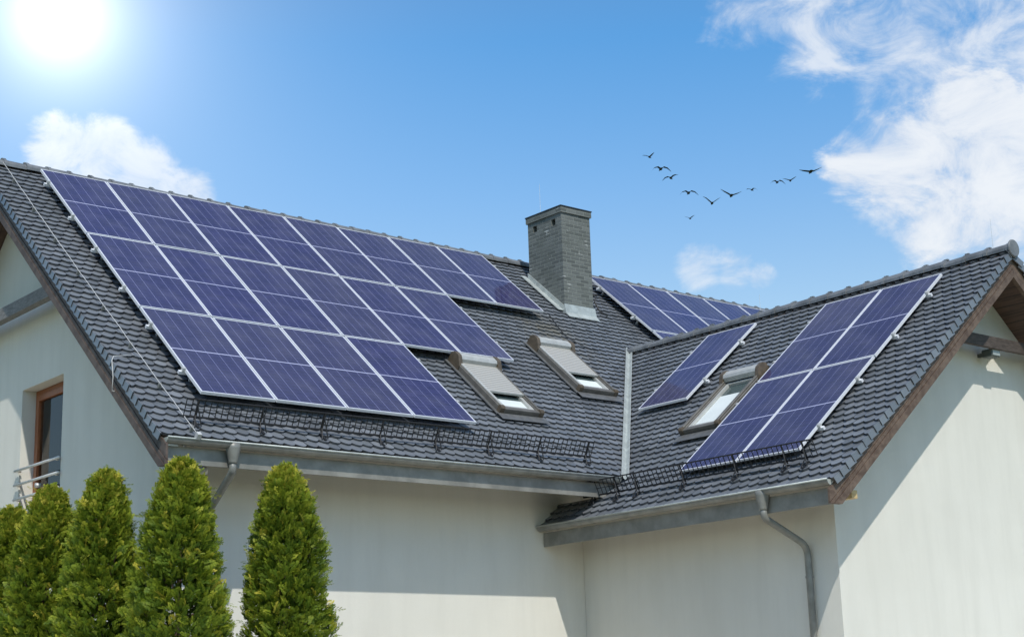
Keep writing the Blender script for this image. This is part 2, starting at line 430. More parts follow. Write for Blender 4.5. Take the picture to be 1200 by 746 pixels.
# ---------------- walls
def pent(pf, a0, a1, ar, zr_, t, drop):
    """gable profile: eaves follow the roof underside"""
    zr2 = zr_-drop; e0 = zr2 - t*(ar-a0)
    return [pf(a0, 0), pf(a0, e0), pf(ar, zr2), pf(a1, e0), pf(a1, 0)]
bm = prism(bmesh.new(), pent(lambda y, z: (XGAB, y, z), YWALL, YBACKW, YR, ZRM, tP, .20), (XBACK-XGAB, 0, 0))
wall_a = obj('wall', bm, M_WALL, house)
HY0, HY1, HZ0, HZ1 = -1.07, .28, 3.72, 6.21
cut(wall_a, box(bmesh.new(), (XGAB-.3, HY0, HZ0), (XGAB+.34, HY1, HZ1)))
bm = prism(bmesh.new(), pent(lambda x, z: (x, YGAB, z), XWING, XWR, XR, ZRW, tQ, .20), (0, YWALL-YGAB-.004, 0))
wall_b = obj('wall', bm, M_WALL, house)

# ---------------- tiles
GA, TW = .148, .157
def tile_rows(org, U, D, N, u0, u1, d_eave, d_top, keep, flip=1):
    """double-lapped flat tiles with segment-cut lower edges; returns a bmesh with a 'tint' per face"""
    verts, faces, tint, edge = [], [], [], []
    rows = int((d_eave-d_top)/GA)+1
    arc = [(-.5 + k/6.0) for k in range(7)]
    for i in range(rows):
        d = d_eave - i*GA
        off = (i % 2)*.5
        n = int((u1-u0)/TW)+2
        for k in range(-1, n):
            uc = u0 + (k+off+.5)*TW
            if uc < u0-.09 or uc > u1+.09: continue
            if not keep(uc, d): continue
            ju, jd, jn = NR.normal(0, .0016), NR.normal(0, .0028), NR.normal(0, .0017); sk = NR.normal(0, .006)
            tt = min(1, max(0, NR.normal(.45, .24))); b0 = len(verts); w = TW-.004; L = .215; th = .031
            pts = [(x*w, -.057*(2*x)**2) for x in arc] + [(.5*w, -L), (-.5*w, -L)]
            for lay in (0, 1):
                for (x, dd) in pts:
                    h = jn + .004 - (-dd)*.185 + x*sk - lay*th
                    p = org + U*(uc+x+ju) + D*(d+dd+jd) + N*h
                    verts.append(p[:])
            m = len(pts)
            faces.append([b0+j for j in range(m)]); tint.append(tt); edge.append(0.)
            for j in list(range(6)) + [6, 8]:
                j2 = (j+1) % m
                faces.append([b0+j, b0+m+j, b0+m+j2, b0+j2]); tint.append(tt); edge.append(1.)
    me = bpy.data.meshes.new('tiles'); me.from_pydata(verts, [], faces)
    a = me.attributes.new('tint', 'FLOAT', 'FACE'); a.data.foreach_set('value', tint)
    a = me.attributes.new('edge_shade', 'FLOAT', 'FACE'); a.data.foreach_set('value', edge)
    return me
def clip(me, planes):
    bm = bmesh.new(); bm.from_mesh(me)
    for co, no in planes:
        bmesh.ops.bisect_plane(bm, geom=bm.verts[:]+bm.edges[:]+bm.faces[:], plane_co=co, plane_no=no, clear_outer=True)
    bm.to_mesh(me); bm.free(); return me
def merge(meshes):
    bm = bmesh.new()
    for m in meshes: bm.from_mesh(m)
    me = bpy.data.meshes.new('tiles'); bm.to_mesh(me); bm.free()
    for m in meshes: bpy.data.meshes.remove(m)
    return me
def valley_pt(z): return V((OW.x+(z-OW.z)/tQ, OM.y+(z-OM.z)/tP, z))
VA, VB = valley_pt(4.45), valley_pt(ZRW)
vdir = (VB-VA).normalized(); vn = V((vdir.y, -vdir.x, 0)).normalized()     # points to the wing side (+x,-y)
VA2, VB2 = V((2*XR-VA.x, VA.y, VA.z)), V((2*XR-VB.x, VB.y, VB.z)); vn2 = V((-vn.x, vn.y, 0))
dE = (OM.y-EY)/math.cos(PM); dT = (OM.y-YR)/math.cos(PM)
GAP = .035
VE = valley_pt(zM(-5.20)); xq = OW.x+(4.40-OW.z)/tQ
ch = (9.02, 9.69, -1.11, -.21)                     # chimney footprint
def keep_l(u, d):
    p = mp(u, d)
    if ch[0]+.12 < p.x < ch[1]-.12 and ch[2]+.12 < p.y < ch[3]-.12: return False
    return u < XR+TW and (p-VA).dot(vn) < .25
def keep_r(u, d): return u >= XR-TW and (mp(u, d)-VA2).dot(vn2) < .25
U0 = VM_X0
me1 = clip(tile_rows(OM, UX, DM, NM, U0, XR+.1, dE, dT+.05, keep_l), [(VA - vn*GAP, vn), (V((XR, 0, 0)), UX), (V((VM_X0, 0, 0)), -UX), (V((0, YR-.004, 0)), UY)])
me2 = clip(tile_rows(OM, UX, DM, NM, U0+TW*66, VM_X1, dE, dT+.05, keep_r), [(VA2 - vn2*GAP, vn2), (V((XR, 0, 0)), -UX), (V((VM_X1, 0, 0)), UX), (V((0, YR-.004, 0)), UY)])
roof_m = link('roof', merge([me1, me2]), M_TILE, house)
# wing left slope: u is measured along -Y
dEw = (OW.x-EX)/math.cos(QW); dTw = (OW.x-XR)/math.cos(QW)
OWs = V((OW.x, 0, OW.z))
ME = clip(tile_rows(OWs, -UY, DW, NW, -WV_Y-TW*61.5, -WV_Y, dEw, dTw+.05, lambda u, d: (wp(-u, d)-VA).dot(vn) > -.25 and wp(-u, d).y < 0),
          [(VA + vn*GAP, -vn), (V((0, WV_Y, 0)), -UY), (V((XR-.004, 0, 0)), UX)])
lowt = lambda keep: tile_rows(OWs, -UY, DW, NW, -WV_Y-TW*61.5, 6.6, dEw, dTw, keep)
low_ = clip(lowt(lambda u, d: wp(-u, d).z < 4.55 and u < 5.45), [(V((0, -5.25, 0)), -UY), (V((0, YWALL-.006, 0)), UY), (V((0, 0, 4.40)), V((0, 0, 1)))])
low2 = clip(lowt(lambda u, d: u > 5.05 and (wp(-u, d)-VA).dot(vn) < .30), [(VA + vn*GAP, vn), (V((0, -5.25, 0)), UY)])
roof_w = link('roof', merge([ME, low_, low2]), M_TILE, house)
# slopes facing away
def deck(name, poly, N, t0, t1, m, par):
    bm = prism(bmesh.new(), [V(p)-V(N)*t0 for p in poly], -V(N)*(t1-t0)); return obj(name, bm, m, par)
NMb = V((0, math.sin(PM), math.cos(PM))); NWb = V((math.sin(QW), 0, math.cos(QW)))
DMb = V((0, math.cos(PM), -math.sin(PM))); DWb = V((math.cos(QW), 0, -math.sin(QW)))
OMb = V((0, 2*YR-OM.y, OM.z)); OWb = V((2*XR-OW.x, 0, OW.z))
meb = clip(tile_rows(OWb, UY, DWb, NWb, WV_Y, -1.4, dEw, dTw+.05, lambda u, d: ((OWb+UY*u+DWb*d)-VA2).dot(vn2) > -.2),
           [(VA2+vn2*GAP, -vn2), (V((0, WV_Y, 0)), -UY), (V((XR+.004, 0, 0)), -UX)])
roof_wb = link('roof', meb, M_TILE, house)
meb2 = clip(tile_rows(OMb, -UX, DMb, NMb, -VM_X1, -VM_X0, dE, dT+.05, lambda u, d: True), [(V((0, YR+.004, 0)), -UY)])
roof_mb = link('roof', meb2, M_TILE, house)
# timber decks under the tiles
T0, T1 = .085, .15
yE, xE = EY+.10, EX+.10
Zt = lambda p: p
apex_m = lambda x: (x, YR, ZRM); eave_m = lambda x: (x, yE, zM(yE))
deck('roof_deck', [apex_m(VM_X0+.05), (XR, YR, ZRM), (XR-.14, VB.y, VB.z), (VE.x-.14, yE, zM(yE)), eave_m(VM_X0+.05)], NM, T0, T1, M_SOFFIT, roof_m)
deck('roof_deck', [(XR, YR, ZRM), apex_m(VM_X1), eave_m(VM_X1), (VA2.x, yE, zM(yE)), V(VA2), (XR, VB.y, VB.z)], NM, T0, T1, M_SOFFIT, roof_m)
yb = 2*YR-yE
deck('roof_deck', [(VM_X0+.05, YR, ZRM), (VM_X1, YR, ZRM), (VM_X1, yb, zM(yE)), (VM_X0+.05, yb, zM(yE))], NMb, T0, T1, M_SOFFIT, roof_mb)
wy = WV_Y+.05
deck('roof_deck', [(XR, wy, ZRW), (XR, VB.y, VB.z), V(VE), (VE.x, wy, VE.z)], NW, T0, T1, M_SOFFIT, roof_w)
deck('roof_deck', [(VE.x, wy, VE.z), V(VE), (xE, VE.y, zW(xE)), (xE, wy, zW(xE))], NW, T0, T1, M_SOFFIT, roof_w)
deck('roof_deck', [(xq, VE.y, 4.40), (xq, YWALL-.004, 4.40), (xE, YWALL-.004, zW(xE)), (xE, VE.y, zW(xE))], NW, T0, T1, M_SOFFIT, roof_w)
xb = 2*XR-xE
deck('roof_deck', [(XR, wy, ZRW), (XR, VB.y, VB.z), V(VA2), (2*XR-VA.x, YWALL-.004, zW(VA.x)), (xb, YWALL-.004, zW(xE)), (xb, wy, zW(xE))], NWb, T0, T1, M_SOFFIT, roof_wb)

# ---------------- verge tiles with hanging flanges
def verge(name, org, U, D, N, u_out, sgn, d_eave, d_top, par):
    """sgn: outward direction along U"""
    bm = bmesh.new(); d = d_eave; i = 0
    while d > d_top+.03:
        h = lambda dd, top: (.008 if top else -.125) - (d-dd)*.125
        jn = RND.gauss(0, .002); jo = RND.gauss(0, .0015)
        vs = []
        for dd, flare in ((d+.004, .012), (d-.185, -.004)):
            for o, n in ((0, .008), (0, -.085), (.018, -.085), (.018, .008)):
                vs.append(bm.verts.new(org + U*(u_out+sgn*(o+flare+jo)) + D*dd + N*(n+jn-(d-dd)*.185)))
        for f in ((0, 1, 2, 3), (7, 6, 5, 4), (0, 4, 5, 1), (1, 5, 6, 2), (2, 6, 7, 3), (3, 7, 4, 0)):
            bm.faces.new([vs[k] for k in f])
        d -= GA; i += 1
    o = obj(name, bm, M_TILE, par)
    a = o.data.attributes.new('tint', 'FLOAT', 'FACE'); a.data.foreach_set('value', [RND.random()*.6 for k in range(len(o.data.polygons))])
    a = o.data.attributes.new('edge_shade', 'FLOAT', 'FACE'); a.data.foreach_set('value', [1. if k % 6 == 0 else 0. for k in range(len(o.data.polygons))])
    return o
verge('verge_tiles', OM, UX, DM, NM, VM_X0-.002, -1, dE, dT, roof_m)
verge('verge_tiles', OM, UX, DM, NM, VM_X1+.002, 1, dE, dT, roof_m)
verge('verge_tiles', OWs, UY, DW, NW, WV_Y-.002, -1, dEw, dTw, roof_w)
verge('verge_tiles', OWb, UY, DWb, NWb, WV_Y-.002, -1, dEw, dTw, roof_wb)
verge('verge_tiles', OMb, UX, DMb, NMb, VM_X0-.002, -1, dE, dT, roof_mb)

# ---------------- ridge caps
def ridge(par, a, b, r=.105, step=.33, end_disc=False):
    a, b = V(a), V(b); L = (b-a).length; X = (b-a).normalized(); Z = V((0, 0, 1)); Y = Z.cross(X)
    bm = bmesh.new(); n = int(L/step); seg = 9
    for i in range(n):
        s0, s1 = i*L/n, (i+1)*L/n+.035
        rings = []
        jr = RND.gauss(0, .002); jz = RND.gauss(0, .004)
        for s, rr in ((s0, r+.010+jr), (s0+.05, r+.010+jr), (s0+.051, r+jr), (s1, r-.008+jr)):
            rings.append([bm.verts.new(a + X*s + Y*(rr*math.cos(t)) + Z*(rr*math.sin(t)*.88 - .035 + jz)) for t in [math.pi*(-.07+1.14*k/(seg-1)) for k in range(seg)]])
        for q in range(3):
            for k in range(seg-1): bm.faces.new((rings[q][k], rings[q][k+1], rings[q+1][k+1], rings[q+1][k]))
        bm.faces.new(rings[0][::-1])
        # ridge clip
        box(bm, (s0-.012, -.022, r*.88-.035), (s0+.050, .022, r*.88-.035+.020), (a, X, Y, Z))
    return obj('ridge_cap', bm, M_RIDGE, par)
ridge(roof_m, (VM_X0-.02, YR, ZRM), (VM_X1+.02, YR, ZRM))
rw = ridge(roof_w, (XR, WV_Y-.03, ZRW), (XR, VB.y+.12, ZRW))
bm = bmesh.new()
tube(bm, [(XR, WV_Y-.055, ZRW-.02), (XR, WV_Y-.03, ZRW-.02)], [.118, .125], 20)
obj('ridge_end_disc', bm, M_RIDGE, roof_w, bev=.006)
# ---------------- valley sheets
def valley(P0, P1, n2, par):
    bm = bmesh.new(); v = (P1-P0).normalized()
    side_m = (DM - v*DM.dot(v)).normalized();  side_m = side_m if side_m.dot(n2) < 0 else -side_m
    Dx = DW if n2.x > 0 else DWb
    side_w = (Dx - v*Dx.dot(v)).normalized();  side_w = side_w if side_w.dot(n2) > 0 else -side_w
    up = V((0, 0, 1))
    prof = [side_m*.060+up*.030, side_m*.052+up*.036, up*.012, side_w*.050+up*.036, side_w*.058+up*.030]
    r0 = [bm.verts.new(P0+q) for q in prof]; r1 = [bm.verts.new(P1+q) for q in prof]
    r0b = [bm.verts.new(P0+q-up*.004) for q in prof]; r1b = [bm.verts.new(P1+q-up*.004) for q in prof]
    for k in range(len(prof)-1):
        bm.faces.new((r0[k], r0[k+1], r1[k+1], r1[k])); bm.faces.new((r0b[k+1], r0b[k], r1b[k], r1b[k+1]))
    bm.faces.new(r0+r0b[::-1]); bm.faces.new(r1[::-1]+r1b)
    return obj('valley_flashing', bm, M_ZINCL, par)
valley(valley_pt(4.61), VB+vdir*.06, vn, roof_m)

# ---------------- barge boards
def barge(org, U, D, N, u_out, sgn, d0, d1, m, lo=-.30, mid=-.20, foot=0):
    bm = bmesh.new()
    def slab(ua, ub, na, nb):
        vs = []
        for u in (ua, ub):
            # plumb cut at the eave, mitred plumb at the ridge
            for d, n in ((d0, na), (d1, na), (d1, nb), (d0, nb)):
                tt = math.tan(PM if N is NM or N is NMb else QW)
                vs.append(bm.verts.new(org + U*u + D*(d - n*tt) + N*n))
        for f in ((0, 1, 2, 3), (7, 6, 5, 4), (0, 4, 5, 1), (1, 5, 6, 2), (2, 6, 7, 3), (3, 7, 4, 0)): bm.faces.new([vs[k] for k in f])
    slab(u_out-sgn*.050, u_out-sgn*.020, mid, -.065)
    m2 = mid-.35*(mid-lo)
    slab(u_out-sgn*.055, u_out-sgn*.012, m2, mid-.006)
    slab(u_out-sgn*.060, u_out-sgn*.004, lo, m2-.006)
    bmesh.ops.bisect_plane(bm, geom=bm.verts[:]+bm.edges[:]+bm.faces[:], plane_co=(0, 0, foot), plane_no=(0, 0, -1), clear_outer=True)
    bmesh.ops.holes_fill(bm, edges=[e for e in bm.edges if e.is_boundary])
    return obj('barge_board', bm, m, house)
barge(OM, UX, DM, NM, VM_X0, -1, dT, dE+.05, M_BARGE, -.335, -.19, 4.335)
barge(OMb, UX, DMb, NMb, VM_X0, -1, dT, dE+.02, M_BARGE, -.335, -.19, 4.335)
barge(OM, UX, DM, NM, VM_X1, 1, dT, dE+.02, M_BARGE)
barge(OWs, UY, DW, NW, WV_Y, -1, dTw, dEw+.05, M_BARGE_W, -.315, -.18, 3.785)
barge(OWb, UY, DWb, NWb, WV_Y, -1, dTw, dEw+.03, M_BARGE_W, -.315, -.18, 3.785)

# ---------------- eaves: fascia, soffit, gutter, pipes
FY, FX = -5.235, 5.565
zFb, zFt = 4.385, 4.575; zWb, zWt = 3.795, 3.985
xFend = OW.x+(zFb-.02-OW.z)/tQ
bm = box(bmesh.new(), (VM_X0+.052, FY, zFb), (6.18, FY+.03, zFt)); obj('fascia', bm, M_FASCIA, house)
bm = box(bmesh.new(), (FX, WV_Y+.052, zWb), (FX+.03, YWALL-.02, zWt)); obj('fascia', bm, M_FASCIA, house)
def gutter(axis, a0, a1, c, zc, r, out_sgn, lipcol=M_ZINCL):
    """half-round trough along x ('x') or y ('y')"""
    root = None
    bm = bmesh.new(); seg = 12
    def P(a, o, z): return V((a, c+out_sgn*o, zc+z)) if axis == 'x' else V((c+out_sgn*o, a, zc+z))
    prof = [(-r*math.cos(math.pi*k/seg), -r*math.sin(math.pi*k/seg)) for k in range(seg+1)]
    ins = [(o*.965, z*.965) for o, z in prof]
    ro = [[bm.verts.new(P(a, *q)) for q in prof] for a in (a0, a1)]; ri = [[bm.verts.new(P(a, *q)) for q in ins] for a in (a0, a1)]
    for k in range(seg):
        bm.faces.new((ro[0][k], ro[0][k+1], ro[1][k+1], ro[1][k])); bm.faces.new((ri[0][k+1], ri[0][k], ri[1][k], ri[1][k+1]))
    for e in (0, 1):
        for k in range(seg): bm.faces.new((ro[e][k], ri[e][k], ri[e][k+1], ro[e][k+1]))
    for k in (0, seg): bm.faces.new((ro[0][k], ro[1][k], ri[1][k], ri[0][k]))
    # seams of the joined lengths
    n = int(abs(a1-a0)/1.55)
    for i in range(1, n):
        a = a0 + (a1-a0)*i/n
        q = [[bm.verts.new(P(a+s, o*1.025, z*1.025)) for o, z in prof] for s in (-.014, .014)]
        for k in range(seg): bm.faces.new((q[0][k], q[0][k+1], q[1][k+1], q[1][k]))
    root = obj('gutter', bm, M_ZINC, house, smooth=False)
    bm = bmesh.new(); tube(bm, [P(a0, r+.001, .004), P(a1, r+.001, .004)], .0115, 8); obj('rolled_lip', bm, lipcol, root, smooth=True)
    for a, s in ((a0, -1), (a1, 1)):
        s *= 1 if a1 > a0 else -1
        bm = bmesh.new()
        pts = [P(a, *q) for q in [(o*1.02, z*1.02) for o, z in prof]]
        prism(bm, pts, (P(a+s*.008, 0, 0)-P(a, 0, 0))); obj('end_cap', bm, M_ZINCL, root)
    # brackets
    L = abs(a1-a0); n = int(L/.75)
    for i in range(n+1):
        a = a0 + (a1-a0)*(i+.5)/(n+1); bm = bmesh.new()
        q = [[bm.verts.new(P(a+s, o*1.04, z*1.04)) for o, z in prof] for s in (-.012, .012)]
        for k in range(seg): bm.faces.new((q[0][k], q[0][k+1], q[1][k+1], q[1][k]))
        obj('bracket_band', bm, M_ZINC, root)
    return root
gutter('x', VM_X0+.045, 6.10, -5.305, 4.648, .066, -1)
gutter('y', WV_Y+.045, YWALL-.03, 5.495, 4.062, .066, -1)

def downpipe(pts, funnel, clips, r=.043):
    bm = bmesh.new()
    # round off the bends
    P = [V(p) for p in pts]; path = [P[0]]
    for i in range(1, len(P)-1):
        a, b, c = P[i-1], P[i], P[i+1]; l = min((b-a).length, (c-b).length)*.38; l = min(l, .13)
        p0, p1 = b+(a-b).normalized()*l, b+(c-b).normalized()*l
        for t in (0, .25, .5, .75, 1): path.append(p0*(1-t)**2 + b*2*t*(1-t) + p1*t*t)
    path.append(P[-1])
    tube(bm, path, r, 14)
    root = obj('downpipe', bm, M_ZINC, house, smooth=True)
    f = V(funnel); bm = bmesh.new()
    tube(bm, [f+V((0, 0, .06)), f+V((0, 0, .0)), f+V((0, 0, -.085)), f+V((0, 0, -.15)), f+V((0, 0, -.17))], [.088, .085, .066, .052, .050], 16)
    obj('funnel', bm, M_ZINC, root, smooth=True)
    for z in clips:
        bm = bmesh.new(); c = V((pts[-1][0], pts[-1][1], z)); tube(bm, [c-V((0, 0, .014)), c+V((0, 0, .014))], r+.006, 14)
        obj('pipe_clip', bm, M_ZINC, root)
    return root
downpipe([(.16, -5.305, 4.44), (.16, -5.30, 4.33), (.36, -4.385, 3.98), (.36, -4.385, .1)], (.16, -5.305, 4.59), (3.2, 1.6))
downpipe([(5.495, -8.40, 3.86), (5.50, -8.40, 3.74), (6.235, -8.40, 3.44), (6.235, -8.40, .1)], (5.495, -8.40, 4.0), (3.07, 1.5))

# ---------------- chimney
bm = box(bmesh.new(), (ch[0], ch[2], 7.6), (ch[1], ch[3], 10.06))
chim = obj('chimney', bm, M_BRICK, house)
for y in (-.40, -.90):
    cut(chim, box(bmesh.new(), (ch[0]-.1, y-.055, 9.87), (ch[0]+.16, y+.055, 9.985)))
bm = box(bmesh.new(), (ch[0]-.025, ch[2]-.025, 10.062), (ch[1]+.025, ch[3]+.025, 10.165)); obj('crown_course', bm, M_BRICK, chim)
bm = box(bmesh.new(), (ch[0]-.035, ch[2]-.035, 10.167), (ch[1]+.035, ch[3]+.035, 10.185)); obj('cover_plate', bm, M_BLACKSTEEL, chim)
for y in (-.40, -.90):
    bm = box(bmesh.new(), (ch[0]+.10, y-.054, 9.871), (ch[0]+.15, y+.054, 9.984)); obj('vent', bm, mat('vent_void', (.012, .01, .009), .9)[0], chim)
# flashing: side aprons and the front skirt
bm = bmesh.new()
def side(x0, x1):
    ys = [ch[2]-.02, ch[3]+.03]
    poly = [(x0, ys[0], zM(ys[0])-.03), (x0, ys[1], zM(ys[1])-.03), (x0, ys[1], zM(ys[1])+.12), (x0, ys[0], zM(ys[0])+.12)]
    prism(bm, poly, (x1-x0, 0, 0))
side(ch[0]-.016, ch[0]-.002); side(ch[1]+.002, ch[1]+.016)
fy = ch[2]-.004
P = [(fy, zM(fy)+.15), (fy-.02, zM(fy)+.15), (fy-.05, zM(fy-.05)+.035), (fy-.13, zM(fy-.13)+.020), (fy-.13, zM(fy-.13)+.010), (fy-.0, zM(fy)+.0)]
prism(bm, [(ch[0]-.018, y, z) for y, z in P], (ch[1]-ch[0]+.04, 0, 0))
obj('flashing', bm, M_ZINCL, chim)
bm = bmesh.new()
poly = [mp(ch[0]-.13, 1.56, .012), mp(ch[0]-.018, 1.56, .012), mp(ch[0]-.018, .28, .012), mp(ch[0]-.13, .28, .012)]
prism(bm, poly, NM*.012); obj('side_flashing', bm, M_ZINCL, chim)

# ---------------- roof windows
def roof_window(fr, w, h, shut, lab):
    """fr = (lower-left corner on tiles, X along eave, Y up slope, N)"""
    O, X, Y, N = fr
    root_me = ring(bmesh.new(), 0, 0, w, h, .075, -.03, .085, fr)
    root = obj('roof_window', root_me, M_CLAD, house, bev=.006)
    root['label'] = lab
    # sash inside the frame
    bm = ring(bmesh.new(), .083, .083, w-.083, h-.15, .05, .0, .066, fr); obj('sash', bm, M_CLADL, root)
    bm = box(bmesh.new(), (.134, .134, .020), (w-.134, h-.2, .028), fr); obj('pane', bm, M_PANE, root)
    if shut:
        o = obj('shutter', box(bmesh.new(), (0, 0, 0), (w-.126, h*.60, .018)), M_SHUT, root, local=False)
        o.matrix_parent_inverse = world_of(root).inverted()
        o.matrix_basis = Matrix(((X.x, Y.x, N.x, 0), (X.y, Y.y, N.y, 0), (X.z, Y.z, N.z, 0), (0, 0, 0, 1)))
        o.location = O + X*.064 + Y*(h*.335) + N*.084
        bm = box(bmesh.new(), (.064, h*.335-.022, .078), (w-.064, h*.335-.002, .108), fr); obj('shutter_bar', bm, M_CLADL, root)
        for x0 in (.012, w-.062):
            bm = box(bmesh.new(), (x0+(.012 if x0 < .1 else .0), .05, .087), (x0+(.05 if x0 < .1 else .026), h-.1, .112), fr); obj('guide_rail', bm, M_CLADL if x0 < .1 else M_CLAD, root, bev=.004)
    if shut:
        bm = box(bmesh.new(), (.136, .136, .0295), (w-.136, h*.265, .0335), fr); obj('blind', bm, M_BLIND, root)
    else:
        bm = box(bmesh.new(), (.136, .136, .0295), (w-.136, h*.66, .0335), fr); obj('blind', bm, M_BLIND, root)
        for x0 in (.012, w-.062):
            bm = box(bmesh.new(), (x0, .05, .087), (x0+.05, h-.1, .112), fr); obj('guide_rail', bm, M_CLAD, root, bev=.004)
    # roller box / hood across the top
    bm = bmesh.new()
    prof = [(h-.16, .088), (h-.155, .155), (h-.12, .185), (h-.02, .185), (h+.035, .14), (h+.05, .0)]
    prism(bm, [O+X*.055+Y*y+N*n for y, n in prof], X*(w-.11)); obj('roller_box', bm, M_CLADL, root)
    for x0 in (-.012, w-.052):
        bm = bmesh.new()
        prof2 = [(h-.24, .080), (h-.19, .135), (h-.14, .180), (h-.11, .197), (h-.01, .197), (h+.045, .155), (h+.06, .0), (h-.24, .0)]
        prism(bm, [O+X*x0+Y*y+N*n for y, n in prof2], X*.064); obj('corner_cap', bm, M_BROWNPLASTIC, root)
    for x0 in (-.012, w-.060):
        bm = bmesh.new()
        prof2 = [(-.008, .0), (-.008, .09), (.012, .112), (.05, .116), (.07, .098), (.07, .0)]
        prism(bm, [O+X*x0+Y*y+N*n for y, n in prof2], X*.072); obj('corner_cap', bm, M_BROWNPLASTIC, root)
    # flashing around and apron below
    bm = bmesh.new(); ring(bm, -.055, -.02, w+.055, h+.10, .053, .0, .012, fr)
    prism(bm, [O+X*-.05+Y*-.02+N*.016, O+X*(w+.05)+Y*-.02+N*.016, O+X*(w+.05)+Y*-.17+N*.014, O+X*-.05+Y*-.17+N*.014], N*.006)
    obj('apron_flashing', bm, M_FLASHD, root)
    return root
M_FLASHD = mat('grey_flashing', (.15, .152, .15), .42, metal=.3, var=(9, .2))[0]
fm = lambda u, d: (mp(u, d, .012), UX, -DM, NM)
fw = lambda y, d: (wp(y, d, .012), -UY, -DW, NW)
roof_window(fm(4.90, 5.72), .76, 1.42, True, 'roof window with lowered shutter between the stepped ends of the long panel array')
roof_window(fm(7.08, 4.72), .76, 1.46, True, 'roof window with lowered shutter below the chimney')
roof_window(fw(-5.84, 3.10), .72, 1.36, False, 'roof window with open shutter and pale blind on the wing slope')

# ---------------- window in the left gable with its rail
fx = XGAB+.20
bm = bmesh.new()
frw = (V((fx, 0, 0)), UY, V((0, 0, 1)), UX)
ring(bm, HY0+.002, HZ0+.002, HY1-.002, HZ1-.002, .075, 0, .09, frw)
win = obj('window', bm, M_WINWOOD, house, bev=.005)
bm = ring(bmesh.new(), HY0+.08, HZ0+.08, HY1-.08, HZ1-.08, .085, -.028, .05, frw); obj('casement', bm, M_WINWOOD, win, bev=.006)
bm = box(bmesh.new(), (HY0+.167, HZ0+.167, .012), (HY1-.167, HZ1-.167, .022), frw); obj('pane', bm, M_CLEAR, win)
gl = M_PANE.node_tree.nodes['Principled BSDF']
bm = bmesh.new()
n = 40; y0, y1 = HY0+.1, HY1-.1
top = []; bot = []
for k in range(n+1):
    y = y0+(y1-y0)*k/n; xx = fx+.10+.018*math.sin(k*1.9)
    top.append(bm.verts.new((xx, y, HZ1-.1))); bot.append(bm.verts.new((xx, y, HZ0+.1)))
for k in range(n): bm.faces.new((bot[k], bot[k+1], top[k+1], top[k]))
obj('curtain', bm, M_CURTAIN, win, smooth=True)
rail = None
zs = [5.07, 4.87, 4.67, 4.47, 4.29, 4.09, 3.89]
for i, z in enumerate(zs):
    bm = bmesh.new(); tube(bm, [(XGAB-.045, HY0-.05, z), (XGAB-.045, HY1+.05, z)], .019, 10)
    if i == 0:
        rail = obj('railing', bm, M_GALV, house, smooth=True)
    else: obj('bar', bm, M_GALV, rail, smooth=True)
for y in (HY0+.02, HY1-.02):
    for z in zs:
        bm = bmesh.new(); tube(bm, [(XGAB+.004, y+(.04 if y < -1 else -.03)+.0, z-.012), (XGAB-.045, y+(.04 if y < -1 else -.03), z-.012)], .016, 8)
        obj('rail_foot', bm, M_GALV, rail, smooth=True)
    bm = bmesh.new()
# round fittings at the pane (handles of the rail)
for z in (5.0, 4.80):
    bm = bmesh.new(); tube(bm, [(fx-.03, -.05, z-.16), (fx-.10, -.05, z-.16)], .035, 10); obj('rail_knob', bm, M_GALV, rail, smooth=True)

# ---------------- timbers of the gables
bm = box(bmesh.new(), (-.36, -1.93, 7.17), (-.24, 2*YR+1.93, 7.355)); obj('collar_beam', bm, M_BEAMG, house, bev=.006)
bm = box(bmesh.new(), (XR-1.17, -9.12, 6.12), (XR+1.17, -9.07, 6.285)); obj('collar_beam', bm, M_BEAM, house, bev=.006)
bm = box(bmesh.new(), (5.92, WV_Y+.10, 3.88), (6.02, YGAB+.01, 3.975)); obj('purlin_end', bm, M_RAWWOOD, house)

# ---------------- snow guards
def snow_guard(org, A, D, N, a0, a1, d, ticks, feet):
    """lattice fence standing on the tiles; A along eave"""
    up = (N*.80 + V((0, 0, 1))*.45).normalized()
    base = lambda a: org + A*a + D*d + N*.055
    H = .205
    bm = bmesh.new()
    for h, r in ((0, .0125), (.45*H, .0045), (H, .0095)):
        tube(bm, [base(a0)+up*h, base(a1)+up*h], r, 6)
    n = int((a1-a0)/ticks)
    for k in range(n+1):
        a = a0+(a1-a0)*k/n; tube(bm, [base(a), base(a)+up*H], .0062, 5)
    root = obj('snow_guard', bm, M_BLACKSTEEL, house)
    for a in feet:
        bm = bmesh.new(); b = base(a)
        fr = (b, A, up, D)
        box(bm, (-.010, -.03, .004), (.010, H+.010, .014), fr)
        tube(bm, [b+up*.15+D*.012, org+A*(a+.05)+D*(d+.13)+N*.008], .0075, 6)
        tube(bm, [b+up*.02+D*.012, org+A*(a-.04)+D*(d+.15)+N*.008], .0075, 6)
        box(bm, (-.014, -.012, .02), (.014, .0, .17), (org+A*a+D*d+N*.018, A, N, D))
        obj('bracket', bm, M_BLACKSTEEL, root)
    return root
snow_guard(OM, UX, DM, NM, -.36, 5.80, 6.77, .078, [-.22+i*.845 for i in range(8)])
snow_guard(OWs, -UY, DW, NW, 4.92, 9.02, 4.40, .078, [5.14, 5.62, 6.0, 6.85, 7.75, 8.55, 8.86])

